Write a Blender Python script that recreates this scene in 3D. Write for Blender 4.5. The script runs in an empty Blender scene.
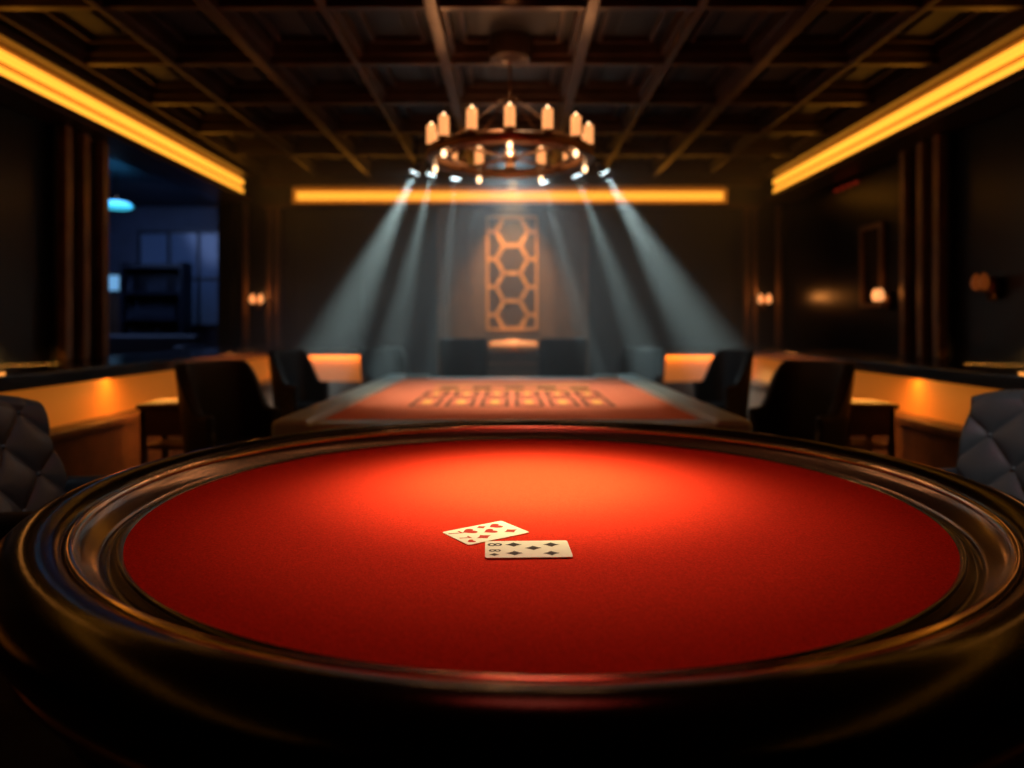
import bpy, bmesh, math, random
from mathutils import Vector, Matrix
random.seed(4)
S = bpy.context.scene
COL = S.collection
F = 711.0; CZ = 1.30
def P(px, py, d):
    return Vector(((px-512)/F*d, d, CZ-(py-325)/F*d))

# ---------------------------------------------------------------- materials
def mat(name, col, rough=0.5, metal=0.0, emit=None, es=0.0, bump=0.0, bscale=50, var=0.0, vscale=6, coat=0.0, sheen=0.0, spec=None):
    m = bpy.data.materials.new(name); m.use_nodes = True
    nt = m.node_tree; b = nt.nodes['Principled BSDF']
    b.inputs['Base Color'].default_value = (*col, 1)
    b.inputs['Roughness'].default_value = rough
    b.inputs['Metallic'].default_value = metal
    b.inputs['Coat Weight'].default_value = coat
    b.inputs['Sheen Weight'].default_value = sheen
    if spec is not None: b.inputs['Specular IOR Level'].default_value = spec
    if emit:
        b.inputs['Emission Color'].default_value = (*emit, 1)
        b.inputs['Emission Strength'].default_value = es
    tc = nt.nodes.new('ShaderNodeTexCoord')
    if var > 0:
        n = nt.nodes.new('ShaderNodeTexNoise'); n.inputs['Scale'].default_value = vscale; n.inputs['Detail'].default_value = 5
        r = nt.nodes.new('ShaderNodeValToRGB')
        r.color_ramp.elements[0].position = .3; r.color_ramp.elements[1].position = .7
        r.color_ramp.elements[0].color = (*[c*(1-var) for c in col], 1)
        r.color_ramp.elements[1].color = (*[min(1, c*(1+var)) for c in col], 1)
        nt.links.new(tc.outputs['Object'], n.inputs['Vector'])
        nt.links.new(n.outputs['Fac'], r.inputs['Fac']); nt.links.new(r.outputs['Color'], b.inputs['Base Color'])
    if bump > 0:
        n = nt.nodes.new('ShaderNodeTexNoise'); n.inputs['Scale'].default_value = bscale; n.inputs['Detail'].default_value = 3
        bp = nt.nodes.new('ShaderNodeBump'); bp.inputs['Strength'].default_value = bump; bp.inputs['Distance'].default_value = .01
        nt.links.new(tc.outputs['Object'], n.inputs['Vector'])
        nt.links.new(n.outputs['Fac'], bp.inputs['Height']); nt.links.new(bp.outputs['Normal'], b.inputs['Normal'])
    return m

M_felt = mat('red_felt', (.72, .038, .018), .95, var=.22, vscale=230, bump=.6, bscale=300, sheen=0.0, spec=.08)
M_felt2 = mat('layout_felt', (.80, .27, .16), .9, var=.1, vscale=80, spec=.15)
M_mark = mat('felt_print', (.95, .62, .16), .8)
M_markd = mat('felt_print_dark', (.22, .08, .04), .8)
M_lea = mat('black_padded_leather', (.003, .003, .004), .18, bump=.04, bscale=140, spec=.28)
M_ring = mat('polished_bronze_chrome', (.80, .62, .50), .14, 1.0)
M_slope = mat('satin_gunmetal', (.32, .26, .25), .20, .95)
M_chan = mat('black_lacquer', (.006, .006, .008), .25, coat=.2)
M_rail2 = mat('cool_lit_silver_rail', (.38, .55, .60), .3, .15, bump=.05)  # bluish base colour stands in for cool beam light on the rails
M_chair = mat('charcoal_leather', (.012, .016, .022), .5, bump=.15, bscale=90, spec=.3)
M_tuft = mat('tufted_dark_leather', (.045, .048, .050), .32, bump=.2, bscale=110)
M_wood = mat('dark_walnut', (.05, .026, .014), .4, var=.4, vscale=8, coat=.2)
M_bronze = mat('bronze_trim', (.22, .12, .065), .33, .85, var=.25, vscale=5)
M_slat = mat('bronze_slat', (.19, .11, .065), .36, .35, var=.25, vscale=5)
M_gold = mat('brushed_gold', (.82, .40, .11), .42, .35, var=.15)
M_ceil = mat('ceiling_lacquer', (.008, .010, .016), .50, var=.3, vscale=3)
M_beam = mat('ceiling_beam_bronze', (.060, .036, .028), .34, .5, var=.3, vscale=4)
M_wall = mat('slate_wall_panel', (.014, .025, .036), .5, var=.25, vscale=2.5)
M_wallp = mat('feature_panel_plaster', (.14, .082, .045), .6, var=.2, vscale=5)
M_dark = mat('black_wall_lacquer', (.004, .006, .011), .30, var=.3, vscale=2, spec=.35)
M_floor = mat('dark_carpet', (.014, .010, .010), .9, var=.4, vscale=20, bump=.2, bscale=200)
M_counter = mat('black_granite', (.010, .012, .016), .18, var=.5, vscale=60)
M_amber = mat('amber_panel_glow', (.50, .20, .05), .5, emit=(1, .26, .02), es=.24)  # not a lamp: emission adds the under-counter strip's light to the panel
M_bench = mat('bench_wood', (.09, .04, .022), .45, var=.35, vscale=7)
M_strip = mat('amber_led_strip', (.4, .2, .05), .5, emit=(1, .38, .03), es=1.75)
M_lining_glow = mat('glowing_cove_lining', (.40, .22, .08), .6, emit=(1, .27, .02), es=.30)  # lining is no lamp; its emission imitates the strips' soft glow
M_candle = mat('candle_glass', (.3, .15, .08), .3, emit=(1, .38, .12), es=1.15)
M_candhot = mat('candle_flame', (.9, .8, .6), .3, emit=(1, .62, .32), es=4)
M_reflglow = mat('sconce_reflection_glow', (.06, .02, .012), .4, emit=(1, .20, .03), es=.10)  # weak emission imitating a dim orange reflection
M_lens = mat('spot_lens', (.8, .9, 1), .3, emit=(.75, .95, 1), es=14)
M_warm = mat('warm_lens', (1, .8, .6), .3, emit=(1, .4, .14), es=4)
M_card = mat('card_paper', (.92, .90, .80), .5)
M_red = mat('card_red_ink', (.50, .015, .01), .5)
M_blk = mat('card_black_ink', (.015, .015, .02), .5)
M_cyan = mat('cyan_glass', (.1, .5, .7), .3, emit=(.05, .6, .85), es=1.0)
M_screen = mat('screen_glow', (.2, .4, .6), .3, emit=(.25, .6, .9), es=.5)
M_redneon = mat('red_neon', (.3, .03, .02), .3, emit=(1, .06, .02), es=.12)
M_blue = mat('navy_wall', (.030, .040, .065), .6, var=.3, vscale=2)
M_orng = mat('lamp_shade_orange', (.8, .4, .2), .5, emit=(1, .28, .06), es=1.0)

# ---------------------------------------------------------------- mesh helpers
def finish(bm, name, m, parent=None, smooth=False, loc=None, rot=None, bevel=0, seg=2):
    me = bpy.data.meshes.new(name)
    bmesh.ops.recalc_face_normals(bm, faces=bm.faces)
    bm.to_mesh(me); bm.free()
    o = bpy.data.objects.new(name, me); COL.objects.link(o)
    if isinstance(m, (list, tuple)):
        for x in m: me.materials.append(x)
    else: me.materials.append(m)
    if smooth:
        for p in me.polygons: p.use_smooth = True
    if parent: o.parent = parent
    if loc is not None: o.location = loc
    if rot is not None: o.rotation_euler = rot
    if bevel:
        md = o.modifiers.new('b', 'BEVEL'); md.width = bevel; md.segments = seg; md.limit_method = 'ANGLE'
    return o
def addbox(bm, x0, x1, y0, y1, z0, z1, mi=0):
    vs = [bm.verts.new((x, y, z)) for x in (x0, x1) for y in (y0, y1) for z in (z0, z1)]
    for f in ((0,1,3,2),(4,6,7,5),(0,4,5,1),(2,3,7,6),(0,2,6,4),(1,5,7,3)):
        fc = bm.faces.new([vs[i] for i in f]); fc.material_index = mi
def box(name, x0, x1, y0, y1, z0, z1, m, parent=None, bevel=0, **k):
    bm = bmesh.new(); addbox(bm, x0, x1, y0, y1, z0, z1)
    return finish(bm, name, m, parent, bevel=bevel, **k)
def boxes(name, lst, m, parent=None, bevel=0, **k):
    bm = bmesh.new()
    for b in lst: addbox(bm, *b)
    return finish(bm, name, m, parent, bevel=bevel, **k)
def empty(name, loc=(0,0,0), rz=0):
    e = bpy.data.objects.new(name, None); COL.objects.link(e)
    e.location = loc; e.rotation_euler = (0, 0, rz); e.empty_display_size = .1
    return e
def lathe(name, prof, m, parent=None, seg=48, loc=(0,0,0), smooth=True, rot=None, bm=None):
    own = bm is None
    if own: bm = bmesh.new()
    rings = []
    for r, z in prof:
        if r < 1e-5: rings.append([bm.verts.new((0, 0, z))])
        else: rings.append([bm.verts.new((r*math.cos(2*math.pi*i/seg), r*math.sin(2*math.pi*i/seg), z)) for i in range(seg)])
    for a, b in zip(rings, rings[1:]):
        for i in range(seg):
            j = (i+1) % seg
            if len(a) == 1 and len(b) == 1: continue
            if len(a) == 1: bm.faces.new((a[0], b[i], b[j]))
            elif len(b) == 1: bm.faces.new((a[i], b[0], a[j]))
            else: bm.faces.new((a[i], b[i], b[j], a[j]))
    return finish(bm, name, m, parent, smooth, loc, rot)
def arcprof(pts, n=8):
    out = []
    q = [pts[0]] + pts + [pts[-1]]
    for i in range(1, len(q)-2):
        p0, p1, p2, p3 = [Vector(v) for v in q[i-1:i+3]]
        for k in range(n):
            t = k/n
            out.append(tuple(.5*((2*p1)+(-p0+p2)*t+(2*p0-5*p1+4*p2-p3)*t*t+(-p0+3*p1-3*p2+p3)*t**3)))
    out.append(pts[-1]); return out
def bar(bm, a, b, w, h=None):
    a, b = Vector(a), Vector(b); h = h or w
    d = (b-a); L = d.length
    if L < 1e-5: return
    q = d.to_track_quat('Z', 'Y').to_matrix().to_4x4(); q.translation = a
    vs = [bm.verts.new(q @ Vector((x*w/2, y*h/2, z))) for x in (-1, 1) for y in (-1, 1) for z in (0, L)]
    for f in ((0,1,3,2),(4,6,7,5),(0,4,5,1),(2,3,7,6),(0,2,6,4),(1,5,7,3)):
        bm.faces.new([vs[i] for i in f])
def flatbar(bm, a, b, w, y0, y1):
    a, b = Vector(a), Vector(b); d = (b-a)
    if d.length < 1e-4: return
    d.normalize(); n = Vector((-d.y, d.x))*w/2; a = a-d*w*.25; b = b+d*w*.25
    vs = []
    for p in (a+n, a-n, b-n, b+n):
        vs.append((bm.verts.new((p.x, y0, p.y)), bm.verts.new((p.x, y1, p.y))))
    bm.faces.new([v[0] for v in vs]); bm.faces.new([v[1] for v in vs][::-1])
    for i in range(4):
        j = (i+1) % 4; bm.faces.new((vs[i][0], vs[i][1], vs[j][1], vs[j][0]))
def light(name, typ, loc, energy, col, parent=None, target=None, **k):
    l = bpy.data.lights.new(name, typ); l.energy = energy; l.color = col
    for a, v in k.items(): setattr(l, a, v)
    o = bpy.data.objects.new(name, l); COL.objects.link(o); o.location = loc
    if target is not None:
        o.rotation_euler = (Vector(target)-Vector(loc)).to_track_quat('-Z', 'Y').to_euler()
    if parent: o.parent = parent
    return o

# ---------------------------------------------------------------- room shell
BY = 10.4; CE = 3.62; BM = 3.44
box('floor', -9, 4.3, -3.2, 14.2, -.1, 0, M_floor)
boxes('wall_left', [(-4.2, -4.0, -3, 7.0, 0, CE), (-4.2, -4.0, 7.0, 10.15, 0, .98), (-4.2, -4.0, 10.15, BY, 0, CE), (-4.2,-4.0,7.0,10.15,3.05,CE)], M_dark)
box('wall_right', 4.0, 4.2, -3, BY, 0, CE, M_dark)
box('wall_back', -4.2, 4.2, BY, BY+.2, 0, CE, M_wall)
box('wall_front', -4.2, 4.2, -3.2, -3, 0, CE, M_dark)
bm = bmesh.new()
addbox(bm, -9, 4.2, -3.2, 14.2, CE, CE+.1, 0)
xs = [-3.55, -2.8, -2.03, -1.28, -.54, .54, 1.28, 2.03, 2.8, 3.55]
ys = [-2.5+1.05*i for i in range(13)]
for x in xs:
    w = .085 if abs(x) in (.54, 2.03) else .05
    addbox(bm, x-w/2, x+w/2, -3, BY, BM-(.03 if abs(x) in (.54, 2.03) else 0), CE, 1)
    addbox(bm, x-w/2-.035, x+w/2+.035, -3, BY, BM+.07, CE, 1)
for y in ys:
    addbox(bm, -3.7, 3.7, y-.035, y+.035, BM+.015, CE, 1)
    addbox(bm, -3.7, 3.7, y-.07, y+.07, BM+.08, CE, 1)
for i in range(len(xs)-1):
    for j in range(len(ys)-1):
        x0, x1, y0, y1 = xs[i]+.15, xs[i+1]-.15, ys[j]+.16, ys[j+1]-.16
        if ys[j] < 1.5: continue
        t = .03
        addbox(bm, x0, x1, y0, y0+t, CE-.05, CE, 1); addbox(bm, x0, x1, y1-t, y1, CE-.05, CE, 1)
        addbox(bm, x0, x0+t, y0+t, y1-t, CE-.05, CE, 1); addbox(bm, x1-t, x1, y0+t, y1-t, CE-.05, CE, 1)
        addbox(bm, x0+.13, x1-.13, y0+.13, y1-.13, CE-.03, CE, 0)
finish(bm, 'ceiling', [M_ceil, M_beam], bevel=.006)

for s, nm in ((-1, 'left'), (1, 'right')):
    e = empty('cove_light' )
    X = lambda a: s*a-(.10 if s > 0 and a < 3.9 else 0)
    def sb(n, a, b, y0, y1, z0, z1, m, bev=0):
        box(n, min(X(a), X(b)), max(X(a), X(b)), y0, y1, z0, z1, m, e, bevel=bev)
    sb('soffit_box', 3.80, 3.998, -2.9, 10.0, 3.07, 3.44, M_ceil)
    sb('upper_moulding', 3.62, 3.80, -2.9, 10.0, 3.36, 3.439, M_beam, .01)
    sb('glowing_cove_lining', 3.775, 3.80, -2.9, 9.9, 3.10, 3.36, M_lining_glow)
    sb('led_strip_upper', 3.735, 3.775, -2.9, 9.9, 3.25, 3.315, M_strip)
    sb('led_strip_lower', 3.735, 3.775, -2.9, 9.9, 3.12, 3.19, M_strip)
    sb('lower_lip', 3.66, 3.998, -2.9, 10.0, 3.03, 3.098, M_beam, .008)
    light('cove_glow', 'AREA', (s*3.55, 4.5, 3.2), 7, (1, .34, .06), e, target=(0, 4.5, 3.7), shape='RECTANGLE', size=.1, size_y=10) 
e = empty('cove_light')
box('upper_moulding', -3.6, 3.6, 10.2, 10.399, 3.30, 3.43, M_beam, e, .01)
box('led_strip', -3.12, 3.06, 10.30, 10.36, 3.12, 3.23, M_strip, e)
box('glowing_cove_lining', -3.2, 3.14, 10.36, 10.399, 3.05, 3.29, M_lining_glow, e)
box('lower_lip', -3.6, 3.6, 10.22, 10.399, 3.0, 3.05, M_beam, e, .008)

def pilaster(lst):
    e = empty('pilaster', ((lst[0][0]+lst[0][1])/2, (lst[0][2]+lst[0][3])/2, 0))
    ox, oy = e.location.x, e.location.y
    for i, (x0, x1, y0, y1, m) in enumerate(lst):
        box('slat_%d' % i, x0-ox, x1-ox, y0-oy, y1-oy, 1.001, 3.03, m, e, .008)
for s in (-1, 1):
    l = []
    def it(a, b, y0, y1, m): l.append((min(s*a, s*b), max(s*a, s*b), y0, y1, m))
    dy = 0 if s < 0 else .28
    it(3.93, 3.998, 6.12+dy, 6.88+dy, M_dark)
    for y in (6.14, 6.40, 6.70): it(3.85, 3.93, y+dy, y+dy+.10, M_slat)
    pilaster(l)
    l = []
    it(3.34, 3.94, 10.33, 10.399, M_dark)
    for a in (3.36, 3.48, 3.82): it(a, a+.07, 10.27, 10.33, M_slat)
    pilaster(l)
    bm = bmesh.new()
    x0, x1 = sorted((s*1.25, s*3.2))
    for (a, b) in (((x0, 1.1), (x1, 1.1)), ((x0, 2.9), (x1, 2.9)), ((x0, 1.1), (x0, 2.9)), ((x1, 1.1), (x1, 2.9)), ((s*2.2, 1.1), (s*2.2, 2.9))):
        flatbar(bm, a, b, .035, BY-.025, BY-.001)
    finish(bm, 'trim_%d' % (1 if s < 0 else 2), M_wall)
e = empty('hexagon_lattice_screen', (0, 10.36, 0))
box('backboard', -1.02, 1.05, -.04, .039, .6, 2.99, M_wallp, e, .01)
boxes('side_battens', [(-1.08, -1.02, -.08, .039, .6, 2.99), (1.05, 1.11, -.08, .039, .6, 2.99), (-.62, -.59, -.06, -.04, .9, 2.99), (.62, .65, -.06, -.04, .9, 2.99)], M_slat, e, .006)
box('backing', -.38, .38, -.06, -.04, 1.22, 2.88, M_wood, e)
bm = bmesh.new(); W, H, R = .355, .81, .232
def clip(a, b):
    t0, t1 = 0, 1; dx, dz = b[0]-a[0], b[1]-a[1]
    for p, q in ((-dx, a[0]+W), (dx, W-a[0]), (-dz, a[1]+H), (dz, H-a[1])):
        if abs(p) < 1e-9:
            if q < 0: return None
        else:
            r = q/p
            if p < 0: t0 = max(t0, r)
            else: t1 = min(t1, r)
    if t0 >= t1: return None
    return (a[0]+t0*dx, a[1]+t0*dz), (a[0]+t1*dx, a[1]+t1*dz)
seen = set()
for cx in (-1, 0, 1):
    for k in range(-4, 5):
        X0 = cx*1.5*R; Z0 = (k+(.5 if cx else 0))*math.sqrt(3)*R + math.sqrt(3)*R/2
        pts = [(X0+R*math.cos(math.pi/3*i), Z0+R*math.sin(math.pi/3*i)) for i in range(6)]
        for i in range(6):
            a, b = pts[i], pts[(i+1) % 6]
            mid = (round((a[0]+b[0])/2*50), round((a[1]+b[1])/2*50))
            if mid in seen: continue
            seen.add(mid); c = clip(a, b)
            if c: flatbar(bm, (c[0][0], c[0][1]+2.05), (c[1][0], c[1][1]+2.05), .052, -.10, -.06)
for a, b in (((-W, -H), (W, -H)), ((-W, H), (W, H)), ((-W, -H), (-W, H)), ((W, -H), (W, H))):
    flatbar(bm, (a[0], a[1]+2.05), (b[0], b[1]+2.05), .035, -.11, -.06)
finish(bm, 'hex_lattice', M_gold, e)
light('lattice_fill', 'SPOT', (0, 9.3, 3.25), 230, (1, .52, .18), None, target=(0, 10.3, 1.9), spot_size=math.radians(60), spot_blend=.9, shadow_soft_size=.05)  # added fill to brighten the lattice, no fixture there

# ---------------------------------------------------------------- bar counters
for s in (-1, 1):
    e = empty('bar_counter', (s*3.5, 6, 0))
    def cb(n, a, b, y0, y1, z0, z1, m, bev=0):
        box(n, min(s*a, s*b)-s*3.5, max(s*a, s*b)-s*3.5, y0-6, y1-6, z0, z1, m, e, bev)
    cb('countertop', 3.0, 3.995, 1.5, 10.26, .90, 1.0, M_counter, .012)
    cb('amber_panel', 3.14, 3.20, 1.5, 9.46, .60, .90, M_amber)
    cb('cabinet', 3.20, 3.99, 1.5, 9.46, 0, .90, M_wood)
    cb('bench_ledge', 2.96, 3.20, 1.5, 9.30, .54, .60, M_bench, .01)
    cb('bench_front', 3.0, 3.20, 1.5, 9.30, 0.0, .54, M_bench)
    cb('return_top', 1.72, 3.02, 9.30, 10.26, .90, 1.0, M_counter, .012)
    cb('return_panel', 1.76, 3.14, 9.40, 9.46, .56, .90, M_amber)
    cb('return_cabinet', 1.76, 3.2, 9.46, 10.25, 0, .90, M_wood)
    cb('return_ledge', 1.74, 2.96, 9.26, 9.40, .50, .56, M_bench, .01)
    cb('return_front', 1.76, 2.96, 9.30, 9.40, 0, .50, M_bench)
    light('under_counter_glow', 'AREA', (s*(3.085-3.5), -.5, .895), 66, (1, .36, .05), e, target=(s*(3.16-3.5), -.5, .6), shape='RECTANGLE', size=.04, size_y=7.8)
    light('return_glow', 'AREA', (s*(2.45-3.5), 3.37, .893), 4.5, (1, .36, .05), e, target=(s*(2.45-3.5), 3.42, .6), shape='RECTANGLE', size=1.3, size_y=.04)

# ---------------------------------------------------------------- round card table
T = empty('round_card_table', (.070, 2.26, 0))
lathe('felt', [(0, .75), (.3, .75), (.7, .75), (1.0, .75), (1.148, .75), (1.150, .74), (0, .70)], M_felt, T, 160, smooth=False)
lathe('inner_channel', arcprof([(1.146, .751), (1.155, .757), (1.164, .752), (1.172, .738), (1.182, .734), (1.192, .740)], 6), M_chan, T, 180)
lathe('sloped_wall', arcprof([(1.190, .738), (1.196, .748), (1.212, .758), (1.232, .772), (1.246, .786)], 6), M_slope, T, 180)
lathe('metal_ring', arcprof([(1.244, .782), (1.243, .792), (1.248, .800), (1.255, .803), (1.263, .800), (1.266, .790)], 6), M_ring, T, 180)
lathe('padded_rail', arcprof([(1.264, .786), (1.273, .802), (1.30, .818), (1.34, .824), (1.38, .812), (1.412, .780), (1.42, .745), (1.405, .70), (1.37, .675), (1.33, .67)], 8), M_lea, T, 180)
lathe('bronze_band', arcprof([(1.33, .672), (1.372, .670), (1.384, .655), (1.372, .640), (1.33, .638)], 5), M_bronze, T, 160)
lathe('apron', arcprof([(1.33, .64), (1.32, .56), (1.24, .46), (1.05, .42), (.6, .41), (0.0, .41)], 6), M_chan, T, 128)
lathe('pedestal', arcprof([(.42, .42), (.36, .30), (.40, .14), (.62, .05), (.66, .02), (.66, 0), (0, 0)], 6), M_wood, T, 64)

# ---------------------------------------------------------------- cards
def text_mesh(body, size, m, parent, loc, rot):
    cu = bpy.data.curves.new('t', 'FONT'); cu.body = body; cu.size = size; cu.align_x = 'CENTER'; cu.align_y = 'CENTER'; cu.offset = .0006
    o = bpy.data.objects.new('t', cu); COL.objects.link(o)
    dg = bpy.context.evaluated_depsgraph_get()
    me = bpy.data.meshes.new_from_object(o.evaluated_get(dg)); bpy.data.objects.remove(o)
    n = bpy.data.objects.new('index', me); COL.objects.link(n); me.materials.clear(); me.materials.append(m)
    n.parent = parent; n.location = loc; n.rotation_euler = rot; return n
def flat(pts, name, m, parent, loc):
    bm = bmesh.new(); bm.faces.new([bm.verts.new((x, y, 0)) for x, y in pts])
    o = finish(bm, name, m, parent); o.location = loc; return o
def diamond(s): 
    out = []
    c = [(s, 0), (0, s*.8), (-s, 0), (0, -s*.8)]
    for i in range(4):
        a, b = c[i], c[(i+1) % 4]
        for k in range(4):
            t = k/4; q = 1-.14*math.sin(math.pi*t)
            out.append(((a[0]*(1-t)+b[0]*t)*q, (a[1]*(1-t)+b[1]*t)*q))
    return out
def heart(s):
    out = []
    for i in range(32):
        t = 2*math.pi*i/32
        x = 16*math.sin(t)**3; y = 13*math.cos(t)-5*math.cos(2*t)-2*math.cos(3*t)-math.cos(4*t)
        out.append((y/16*s, x/16*s))
    return out
def card(loc, rz, L, Wd, ink, idx, pips):
    e = empty('playing_card', loc, rz)
    bm = bmesh.new(); vs = []
    for cx, cy, a0 in ((L/2, Wd/2, 0), (-L/2, Wd/2, 90), (-L/2, -Wd/2, 180), (L/2, -Wd/2, 270)):
        r = .007; sx = 1 if cx > 0 else -1; sy = 1 if cy > 0 else -1
        for k in range(6):
            a = math.radians(a0+18*k); vs.append(bm.verts.new((cx-sx*r+r*math.cos(a), cy-sy*r+r*math.sin(a), 0)))
    f = bm.faces.new(vs)
    g = bmesh.ops.extrude_face_region(bm, geom=[f])
    for v in g['geom']:
        if isinstance(v, bmesh.types.BMVert): v.co.z += .0016
    finish(bm, 'card_body', M_card, e)
    for i, (kind, x, y, s) in enumerate(pips):
        flat(diamond(s) if kind == 'd' else heart(s), 'pip_%d' % i, ink, e, (x, y, .0020))
    text_mesh(idx, .050, ink, e, (-L/2+.022, Wd/2-.030, .0020), (0, 0, math.radians(-90)))
    flat(heart(.012) if pips[0][0] == 'h' else diamond(.013), 'suit_mark', ink, e, (-L/2+.022, -Wd/2+.022, .0020))
    text_mesh(idx, .040, ink, e, (-L/2+.022, -.012, .0020), (0, 0, math.radians(-90)))
card((-.069, 1.879, .7512), math.radians(35), .19, .135, M_red, '7',
     [('h', -.032, .03, .022), ('d', -.027, -.032, .022), ('h', .014, .0, .020), ('h', .052, .032, .021), ('d', .060, -.028, .021), ('d', .014, .045, .016)])
card((.038, 1.732, .7535), math.radians(2), .207, .128, M_blk, '8',
     [('d', -.033, .033, .021), ('d', -.033, -.033, .021), ('d', .014, .005, .021), ('d', .060, .030, .021), ('d', .055, -.036, .020)])

# ---------------------------------------------------------------- rectangular gaming table
G = empty('gaming_table', (0, 5.62, 0))
hw, hl = 1.29, 1.82
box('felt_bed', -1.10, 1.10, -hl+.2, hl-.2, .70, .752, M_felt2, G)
boxes('side_rails', [(-hw, -1.09, -hl, hl, .68, .79), (1.09, hw, -hl, hl, .68, .79)], M_rail2, G, .03, seg=4)
boxes('end_rails', [(-1.09, 1.09, -hl, -hl+.21, .68, .77), (-1.09, -0.85, hl-.14, hl, .68, .782), (.85, 1.09, hl-.14, hl, .68, .782), (-.85, .85, hl-.21, hl, .68, .757)], M_rail2, G, .02)
box('apron', -hw+.08, hw-.08, -hl+.08, hl-.08, .48, .69, M_wood, G, .02)
boxes('legs', [(sx*.9-.16, sx*.9+.16, sy*1.3-.16, sy*1.3+.16, 0, .5) for sx in (-1, 1) for sy in (-1, 1)], M_wood, G, .02)
z = .7545
def rect(x0, x1, y0, y1, t=.03):
    for a in ((x0, x1, y0, y0+t), (x0, x1, y1-t, y1), (x0, x0+t, y0+t, y1-t), (x1-t, x1, y0+t, y1-t)):
        addbox(bm, *a, z-.0015, z+.001)
def fl(x0, x1, y0, y1): addbox(bm, x0, x1, y0, y1, z-.0015, z+.001)
bm = bmesh.new()
for i in range(6):
    x = -.70+i*.24
    rect(x, x+.20, -.85, -.30); rect(x, x+.20, -.18, .25, .04)
for i in range(5): fl(-.62+i*.28, -.46+i*.28, .42, .66)
finish(bm, 'printed_layout_outline', M_markd, G)
bm = bmesh.new()
for i in range(6):
    x = -.70+i*.24
    fl(x+.07, x+.13, -.70, -.46); fl(x+.08, x+.12, -.06, .12)
fl(-.70, .70, .78, .84); fl(-.66, .66, .31, .35)
finish(bm, 'printed_layout', M_mark, G)

# ---------------------------------------------------------------- chairs
def tub_chair(loc, rz, m=M_chair, lean=.10, sc=1.0, top=1.04):
    e = empty('lounge_chair', loc, rz)
    bm = bmesh.new(); NA, NZ = 40, 10
    def h(a): 
        t = abs(a)/math.radians(105)
        k = max(0, min(1, (t-.42)/.4)); k = k*k*(3-2*k)
        return top*(1-k)+.70*k
    def pt(a, v, r):
        zz = .30+(h(a)-.30)*v
        rr = r+lean*max(0, zz-.45)*math.cos(a/1.5)
        ca, sa = -math.cos(a), math.sin(a)
        q = (abs(ca)**3.2+abs(sa)**3.2)**(-1/3.2)
        return Vector((ca*rr*q, sa*rr*q, zz))
    def grid(r, flip):
        g = [[bm.verts.new(pt(math.radians(-105+210*i/NA), j/NZ, r)) for j in range(NZ+1)] for i in range(NA+1)]
        for i in range(NA):
            for j in range(NZ): bm.faces.new((g[i][j], g[i+1][j], g[i+1][j+1], g[i][j+1]))
        return g
    A = grid(.21*1.05, 0); B = grid(.285, 1)
    for i in range(NA):
        bm.faces.new((A[i][NZ], A[i+1][NZ], B[i+1][NZ], B[i][NZ])); bm.faces.new((A[i][0], B[i][0], B[i+1][0], A[i+1][0]))
    for i in (0, NA):
        for j in range(NZ): bm.faces.new((A[i][j], A[i][j+1], B[i][j+1], B[i][j]))
    finish(bm, 'back_shell', m, e, smooth=True, bevel=.018, seg=3)
    bm = bmesh.new(); addbox(bm, -.20, .30, -.22, .22, .34, .49)
    finish(bm, 'seat_cushion', m, e, bevel=.045, seg=4)
    box('seat_base', -.20, .26, -.21, .21, .27, .34, M_wood, e, .01)
    lathe('column', [(.035, .07), (.035, .27), (0, .27)], M_bronze, e, 20)
    lathe('foot', arcprof([(.035, .08), (.12, .045), (.27, .02), (.28, 0), (0, 0)], 4), M_bronze, e, 32)
    e.scale = (sc, sc, 1)
    return e
M_chairfar = mat('darkened_chair_leather', (.006, .008, .010), .6, spec=.2)  # chair leather darkened to offset the beams falling on the far chairs
tub_chair((-1.90, 4.95, 0), math.radians(-28), sc=1.08)
tub_chair((-2.12, 7.35, 0), math.radians(-20))
tub_chair((1.94, 4.95, 0), math.radians(180+28), sc=1.08)
tub_chair((2.10, 7.35, 0), math.radians(180+20))
tub_chair((-1.48, 8.55, 0), math.radians(-60), m=M_chairfar, top=1.02)
tub_chair((1.50, 8.55, 0), math.radians(240), m=M_chairfar, top=1.02)

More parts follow.
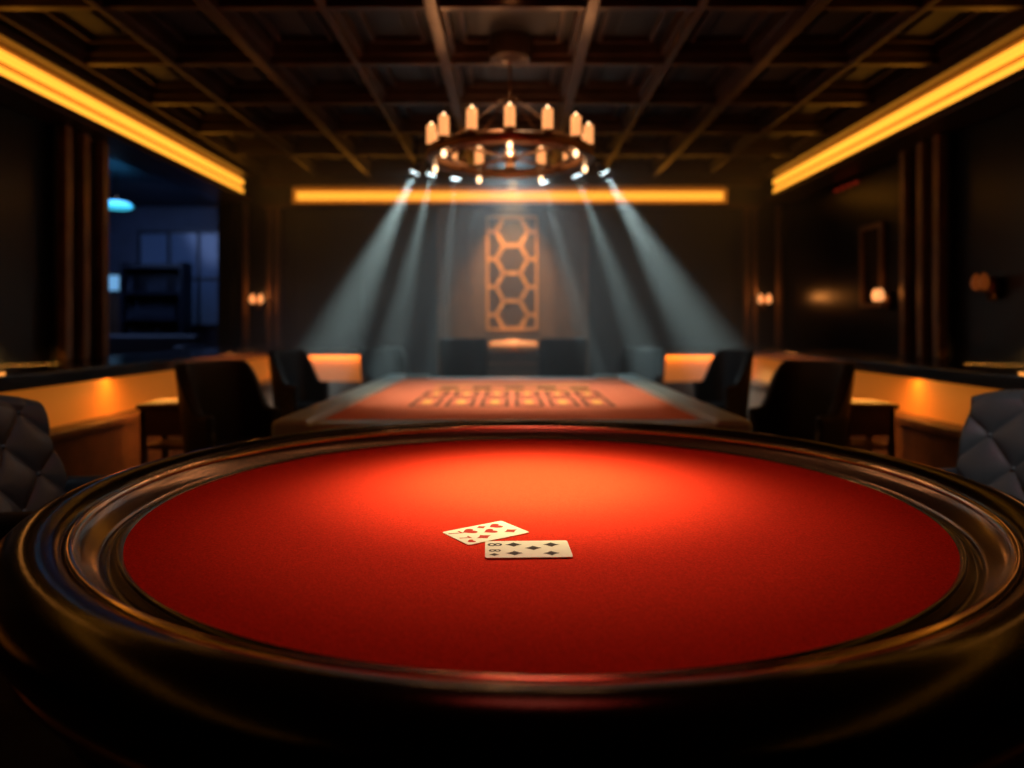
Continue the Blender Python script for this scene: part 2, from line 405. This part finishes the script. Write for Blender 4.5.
def tufted_chair(loc, rz):
    e = empty('tufted_armchair', loc, rz)
    Wd, z0, z1 = .62, .42, 1.02
    NU, NV = 96, 90
    bm = bmesh.new()
    def front(u, v):
        y = (u-.5)*Wd; ee = 2*u-1
        hh = z0+(z1-z0)*v
        roundtop = .05*abs(ee)**3
        zz = hh-roundtop*v
        curve = .09*ee*ee
        x = -.20-.30*(v*(z1-z0)) + curve
        a, b = u*5, v*4.6
        p, q = (a+b)*math.pi, (a-b)*math.pi
        puff = (abs(math.sin(p/2))*abs(math.sin(q/2)))**.45
        edge = min(1, min(u, 1-u)/.06, (1-v)/.07)
        edge = max(0, edge)**.5
        return Vector((x+.035*puff*edge-.045*(1-edge), y*(1+.06*v), zz))
    g = [[bm.verts.new(front(i/NU, j/NV)) for j in range(NV+1)] for i in range(NU+1)]
    k = [[bm.verts.new((-.31-.30*(j/NV*(z1-z0))+.09*(2*i/NU-1)**2, ((i/NU)-.5)*Wd*(1+.06*j/NV)*.98, z0+(z1-z0)*j/NV-.05*abs(2*i/NU-1)**3*j/NV)) for j in range(NV+1)] for i in range(NU+1)]
    for G_ in (g, k):
        for i in range(NU):
            for j in range(NV): bm.faces.new((G_[i][j], G_[i+1][j], G_[i+1][j+1], G_[i][j+1]))
    for i in range(NU):
        bm.faces.new((g[i][NV], g[i+1][NV], k[i+1][NV], k[i][NV])); bm.faces.new((g[i][0], k[i][0], k[i+1][0], g[i+1][0]))
    for i in (0, NU):
        for j in range(NV): bm.faces.new((g[i][j], g[i][j+1], k[i][j+1], k[i][j]))
    finish(bm, 'tufted_back', M_tuft, e, smooth=True)
    bm = bmesh.new()
    for i in range(0, 6):
        for j in range(0, 6):
            if (i+j) % 2: continue
            u, v = i/5, j/4.6
            if .05 < u < .95 and .05 < v < .93:
                p = front(u, v)
                bmesh.ops.create_uvsphere(bm, u_segments=10, v_segments=6, radius=.011, matrix=Matrix.Translation(p+Vector((.004, 0, 0))))
    finish(bm, 'buttons', M_tuft, e, smooth=True)
    bm = bmesh.new(); addbox(bm, -.24, .28, -.27, .27, .36, .50); finish(bm, 'seat_cushion', M_chair, e, bevel=.05, seg=4)
    for s in (-1, 1):
        bm = bmesh.new(); y0, y1 = sorted((s*.27, s*.35)); addbox(bm, -.26, .24, y0, y1, .30, .64); finish(bm, 'armrest', M_chair, e, bevel=.035, seg=4)
    box('seat_frame', -.25, .26, -.27, .27, .28, .37, M_wood, e, .01)
    for sx in (-.21, .22):
        for sy in (-.26, .26):
            lathe('leg', [(.015, 0), (.026, .30), (0, .30)], M_wood, e, 12, loc=(sx, sy, 0))
    return e
tufted_chair((-1.72, 2.82, 0), math.radians(7))
tufted_chair((1.90, 2.95, 0), math.radians(180+10))

for x in (-2.50, 2.58):
    e = empty('side_table', (x, 5.30, 0))
    box('top', -.20, .20, -.2, .2, .69, .73, M_bench, e, .01)
    box('shelf', -.17, .17, -.17, .17, .40, .43, M_bench, e, .005)
    box('drawer_box', -.18, .18, -.18, .18, .50, .69, M_bench, e, .005)
    boxes('legs', [(a-.02, a+.02, b-.02, b+.02, 0, .69) for a in (-.16, .16) for b in (-.16, .16)], M_wood, e, .004)

e = empty('reception_desk', (.02, 9.55, 0))
box('desk_top', -.80, .80, -.28, .28, .92, .97, M_counter, e, .01)
box('desk_body', -.74, .74, -.22, .24, 0, .92, M_wood, e, .01)
box('kick_trim', -.76, .76, -.235, -.22, .78, .81, M_bronze, e)
e = empty('table_lamp', (.02, 9.5, .97))
lathe('base', [(.07, 0), (.07, .012), (.02, .03), (.015, .06), (0, .06)], M_bronze, e, 24)
lathe('shade', [(.02, .06), (.33, .06), (.30, .11), (.02, .13), (.02, .06)], M_orng, e, 32)
light('glow', 'POINT', (0, -.05, .2), 2.5, (1, .4, .12), e, shadow_soft_size=.08)
for x in (-.60, .63):
    c = tub_chair((x, 8.95, 0), math.radians(90), top=1.14)

# ---------------------------------------------------------------- chandelier
cd = 5.7
C = empty('ring_chandelier', (-.016, cd, 0)); RZ = 2.64; R0 = .63
lathe('ring', [(R0-.035, RZ-.03), (R0+.035, RZ-.03), (R0+.045, RZ), (R0+.035, RZ+.045), (R0-.035, RZ+.045), (R0-.045, RZ), (R0-.035, RZ-.03)], M_bronze, C, 96)
lathe('inner_ring', [(R0-.16, RZ-.01), (R0-.13, RZ-.01), (R0-.13, RZ+.015), (R0-.16, RZ+.015), (R0-.16, RZ-.01)], M_bronze, C, 96)
bm = bmesh.new()
for i in range(4):
    a = math.pi/4+i*math.pi/2
    bar(bm, (R0*math.cos(a), R0*math.sin(a), RZ), (0, 0, RZ), .018)
    bar(bm, (R0*math.cos(a), R0*math.sin(a), RZ+.03), (0, 0, 3.15), .007)
bar(bm, (0, 0, RZ-.02), (0, 0, BM), .02)
finish(bm, 'stem_and_rods', M_bronze, C)
lathe('hub', arcprof([(0, RZ-.06), (.05, RZ-.03), (.06, RZ), (.03, RZ+.05), (0, RZ+.06)], 4), M_bronze, C, 24)
lathe('ceiling_rose', arcprof([(0, BM-.05), (.06, BM-.045), (.14, BM-.02), (.16, BM), (.16, CE), (0, CE)], 4), M_beam, C, 40)
N = 14
for i in range(N):
    a = 2*math.pi*(i+.5)/N - math.pi/2 + math.pi/N
    p = (R0*math.cos(a), R0*math.sin(a), RZ)
    lathe('cup_%d' % i, [(0, .03), (.03, .04), (.05, .055), (.05, .065), (0, .065)], M_bronze, C, 16, loc=p)
    lathe('candle_%d' % i, [(0, .065), (.036, .065), (.038, .08), (.038, .215), (.032, .22), (.0, .22)], M_candle, C, 16, loc=p)
    lathe('flame_%d' % i, arcprof([(0, .22), (.012, .225), (.010, .235), (.004, .245), (0, .25)], 3), M_candhot, C, 12, loc=p)
    if i % 2: lathe('bulb_%d' % i, [(0, -.04), (.012, -.045), (.020, -.07), (.015, -.09), (0, -.10)], M_candhot, C, 12, loc=(p[0], p[1], RZ+.01))
for i in range(7):
    a = 2*math.pi*i/7
    light('candle_light_%d' % i, 'POINT', (R0*math.cos(a), R0*math.sin(a), RZ+.36), 1.8, (1, .42, .15), C, shadow_soft_size=.05)
light('down_glow', 'POINT', (0, 0, RZ-.25), 2.0, (1, .5, .22), C, shadow_soft_size=.2)

e = empty('recessed_downlight', (-.01, 4.75, 0))
lathe('rings', [(.0, CE-.04), (.06, CE-.05), (.075, CE-.07), (.16, CE-.06), (.18, CE-.03), (.28, CE-.03), (.30, CE), (0, CE)], M_bronze, e, 40)
lathe('lens', [(0, CE-.085), (.05, CE-.08), (.055, CE-.05), (0, CE-.05)], M_warm, e, 24)

# ---------------------------------------------------------------- sconces
for x, y, z, on in ((-3.66, 10.26, 1.62, 1), (3.62, 10.26, 1.62, 1), (3.90, 7.48, 1.56, .45), (3.90, 5.85, 1.60, .0)):  # last entry is a stand-in for a faint orange reflection, not a sconce
    e = empty('candle_sconce', (x, y, z))
    bx = .0 if abs(x) < 3.8 else .06
    lathe('backplate', [(0, -.10), (.045, -.09), (.05, 0), (.045, .09), (0, .10)], M_bronze, e, 20, loc=(bx, .02 if bx == 0 else 0, 0))
    for k in (-1, 1):
        dx, dy = (.06*k, -.07) if bx == 0 else (-.05, .05*k)
        lathe('shade_%d' % (k+1), arcprof([(0, -.04), (.022, -.035), (.038, .01), (.026, .07), (0, .10)], 4), M_candle if on > .4 else M_reflglow, e, 16, loc=(dx, dy, .03))
        bm = bmesh.new(); bar(bm, (bx, 0, -.03), (dx, dy, -.02), .012); finish(bm, 'arm_%d' % (k+1), M_bronze, e)
    if on: light('glow', 'POINT', (0 if bx == 0 else -.16, -.2 if bx == 0 else 0, .08), 2.8*on, (1, .32, .06), e, shadow_soft_size=.05)

e = empty('framed_mirror', (3.97, 7.84, 1.95))
M_mirror = mat('smoked_mirror', (.10, .07, .05), .25, .9)
box('glass', 0, .02, -.20, .20, -.42, .42, M_mirror, e)
boxes('frame', [(-.03, .02, -.24, -.19, -.46, .46), (-.03, .02, .19, .24, -.46, .46), (-.03, .02, -.19, .19, .41, .46), (-.03, .02, -.19, .19, -.46, -.41)], M_slat, e, .006)
e = empty('neon_sign', (3.98, 8.6, 2.95))
boxes('tubes', [(-.01, .01, -.4+i*.16, -.32+i*.16, -.015, .015) for i in range(4)], M_redneon, e)

# ---------------------------------------------------------------- adjoining lounge (through the left opening)
box('wall_lounge_far', -9, -4.2, 14.0, 14.2, 0, CE, M_blue)
box('wall_lounge_side', -9.1, -9, -3, 14.2, 0, CE, M_blue)
box('wall_lounge_return', -4.2, -4.0, BY+.2, 14.0, 0, CE, M_blue)
box('wall_lounge_near', -9, -4.2, 4.8, 5.0, 0, CE, M_blue)
light('lounge_blue_light', 'AREA', (-6.4, 11.2, 3.4), 80, (.30, .46, 1), None, target=(-6.4, 13.0, 0), shape='RECTANGLE', size=2.5, size_y=2.5)
e = empty('pendant_lamp', P(117, 206, 11.0))
lathe('disc_shade', arcprof([(0, -.05), (.17, -.04), (.22, .0), (.15, .06), (0, .08)], 4), M_cyan, e, 32)
bm = bmesh.new(); bar(bm, (0, 0, .07), (0, 0, CE-e.location.z), .015); finish(bm, 'cord', M_bronze, e)
e = empty('storage_cabinet', (-7.35, 13.4, 0)); box('body', -.40, .40, -.25, .25, 0, 1.9, M_dark, e, .01); boxes('doors', [(-.38, -.01, -.27, -.25, .05, 1.85), (.01, .38, -.27, -.25, .05, 1.85)], M_wood, e, .005)
e = empty('television_screen', (-7.50, 13.4, 2.09)); box('panel', -.15, .15, -.06, -.02, -.14, .14, M_screen, e); box('bezel', -.18, .18, -.04, .05, -.19, .17, M_dark, e)
e = empty('window_1', (-6.0, 13.97, 2.2))
M_win = mat('night_window_glass', (.05, .08, .14), .15, emit=(.10, .2, .5), es=.05)
box('glass', -1.3, 1.0, -.01, .02, -.9, .9, M_win, e)
boxes('mullions', [(-1.34+i*.58, -1.28+i*.58, -.04, .02, -.92, .92) for i in range(5)]+[(-1.34, 1.06, -.04, .02, a-.03, a+.03) for a in (-.92, 0, .92)], M_dark, e)
e = empty('shelving_unit', (-6.3, 12.6, 0))
boxes('carcass', [(-.55, .55, -.2, .2, 0, .06), (-.55, -.5, -.2, .2, 0, 2.4), (.5, .55, -.2, .2, 0, 2.4), (-.5, .5, .16, .2, 0, 2.4)] + [(-.5, .5, -.2, .16, .06+.46*k+.40, .10+.46*k+.40) for k in range(5)], M_dark, e)
bm = bmesh.new()
for k in range(4):
    for i in range(8):
        if random.random() < .2: continue
        x = -.42+i*.12; hh = .2+random.random()*.1; z0 = .10+.46*k+.40
        addbox(bm, x-.03, x+.03, -.1, -.04, z0, z0+hh*.7); addbox(bm, x-.012, x+.012, -.085, -.055, z0+hh*.7, z0+hh)
finish(bm, 'bottles', mat('bottle_glass', (.02, .025, .035), .2), e)
e = empty('lounge_sofa', (-5.6, 10.6, 0))
boxes('body', [(-.8, .8, -.35, .35, .12, .45), (-.8, .8, .25, .45, .45, 1.15), (-.9, -.7, -.35, .45, .12, 1.0), (.7, .9, -.35, .45, .12, 1.0)], M_chair, e, .05, seg=3)
boxes('feet', [(a-.03, a+.03, b-.03, b+.03, 0, .13) for a in (-.75, .75) for b in (-.28, .38)], M_wood, e)

# ---------------------------------------------------------------- theatrical spots with haze
sd = 8.3
specs = [(416, 170, 335, 345, 2600, 22), (432, 172, 392, 350, 1900, 14), (456, 176, 440, 350, 1100, 11),
         (603, 170, 705, 345, 2600, 22), (576, 173, 642, 350, 1900, 14), (543, 180, 588, 350, 1100, 11)]
for (a, b, c, d_, en, ang) in specs:
    o = P(a, b, sd); t = P(c, d_, sd+.35)
    e = empty('ceiling_spotlight', o)
    dirv = (t-o).normalized()
    q = (-dirv).to_track_quat('Z', 'Y').to_euler()
    lathe('can', [(.045, -.02), (.052, -.03), (.052, .12), (.03, .15), (0, .15)], M_chan, e, 24, rot=q)
    lathe('lens', [(0, -.035), (.05, -.035), (.05, -.02), (0, -.02)], M_lens, e, 24, rot=q)
    bm = bmesh.new(); bar(bm, (0, 0, .05), (0, 0, BM-o.z+.1), .02); finish(bm, 'bracket', M_chan, e)
    light('beam', 'SPOT', dirv*.07, en*.62, (.66, .87, .83), e, target=tuple(dirv*1.07), spot_size=math.radians(ang), spot_blend=.95, shadow_soft_size=.03)
light('haze_fill', 'SPOT', (0, 8.0, 3.3), 170, (.64, .84, .88), None, target=(0, 8.4, 1), spot_size=math.radians(125), spot_blend=.9, shadow_soft_size=.15)  # added wide fill to light up the haze between beams, no fixture
bm = bmesh.new(); addbox(bm, -3.3, 3.3, 7.3, 10.2, .02, 3.38)
mh = bpy.data.materials.new('thin_haze'); mh.use_nodes = True
nt = mh.node_tree; nt.nodes.clear()
vo = nt.nodes.new('ShaderNodeVolumeScatter'); vo.inputs['Density'].default_value = .085; vo.inputs['Anisotropy'].default_value = .0
vo.inputs['Color'].default_value = (.92, .96, 1, 1)
out = nt.nodes.new('ShaderNodeOutputMaterial'); nt.links.new(vo.outputs[0], out.inputs['Volume'])
finish(bm, 'stage_haze', mh)

# ---------------------------------------------------------------- table lighting
e = empty('ceiling_downlight', (.07, 2.46, 3.40))
lathe('can', [(.07, 0), (.085, 0), (.085, .10), (0, .12)], M_chan, e, 24)
for nm, en, col, ty, ang in (('pin_lamp', 850, (1, 1, .34), .04, 24), ('narrow_lamp', 560, (1, .95, .40), .0, 35),
                             ('medium_lamp', 175, (1, .70, .48), -.20, 47), ('wide_lamp', 24, (1, .35, .20), -.22, 72)):
    light(nm, 'SPOT', (0, 0, -.02), en, col, e, target=(.0, ty, -2.6), spot_size=math.radians(ang), spot_blend=1.0, shadow_soft_size=.14)
light('red_wash', 'AREA', (.1, 2.4, 3.3), 5.5, (1, .06, .04), None, target=(.1, 2.4, 0), shape='DISK', size=1.0)  # added red light for the deep red felt edges, no fixture
light('gaming_table_lamp', 'SPOT', (0, 5.4, 3.38), 420, (1, .72, .50), None, target=(0, 5.6, .7), spot_size=math.radians(66), spot_blend=.9, shadow_soft_size=.15)
light('cool_key_left', 'SPOT', (-1.4, 1.2, 3.3), 60, (.85, .95, 1), None, target=(-2.2, 2.8, .9), spot_size=math.radians(24), spot_blend=.6, shadow_soft_size=.1)
light('cool_key_right', 'SPOT', (1.4, 1.2, 3.3), 190, (.9, .96, 1), None, target=(2.3, 2.95, .9), spot_size=math.radians(24), spot_blend=.6, shadow_soft_size=.1)

w = bpy.data.worlds.new('World'); S.world = w; w.use_nodes = True
w.node_tree.nodes['Background'].inputs[0].default_value = (.01, .013, .02, 1)

# ---------------------------------------------------------------- camera
cam = bpy.data.cameras.new('camera'); co = bpy.data.objects.new('camera', cam); COL.objects.link(co)
co.location = (0, 0, CZ); co.rotation_euler = (math.pi/2, 0, 0)
cam.sensor_width = 36; cam.lens = 25.0; cam.shift_y = -59/1024
cam.clip_start = .02
cam.dof.use_dof = True; cam.dof.focus_distance = 1.85; cam.dof.aperture_fstop = 1.15
S.camera = co
S.view_settings.view_transform = 'Standard'
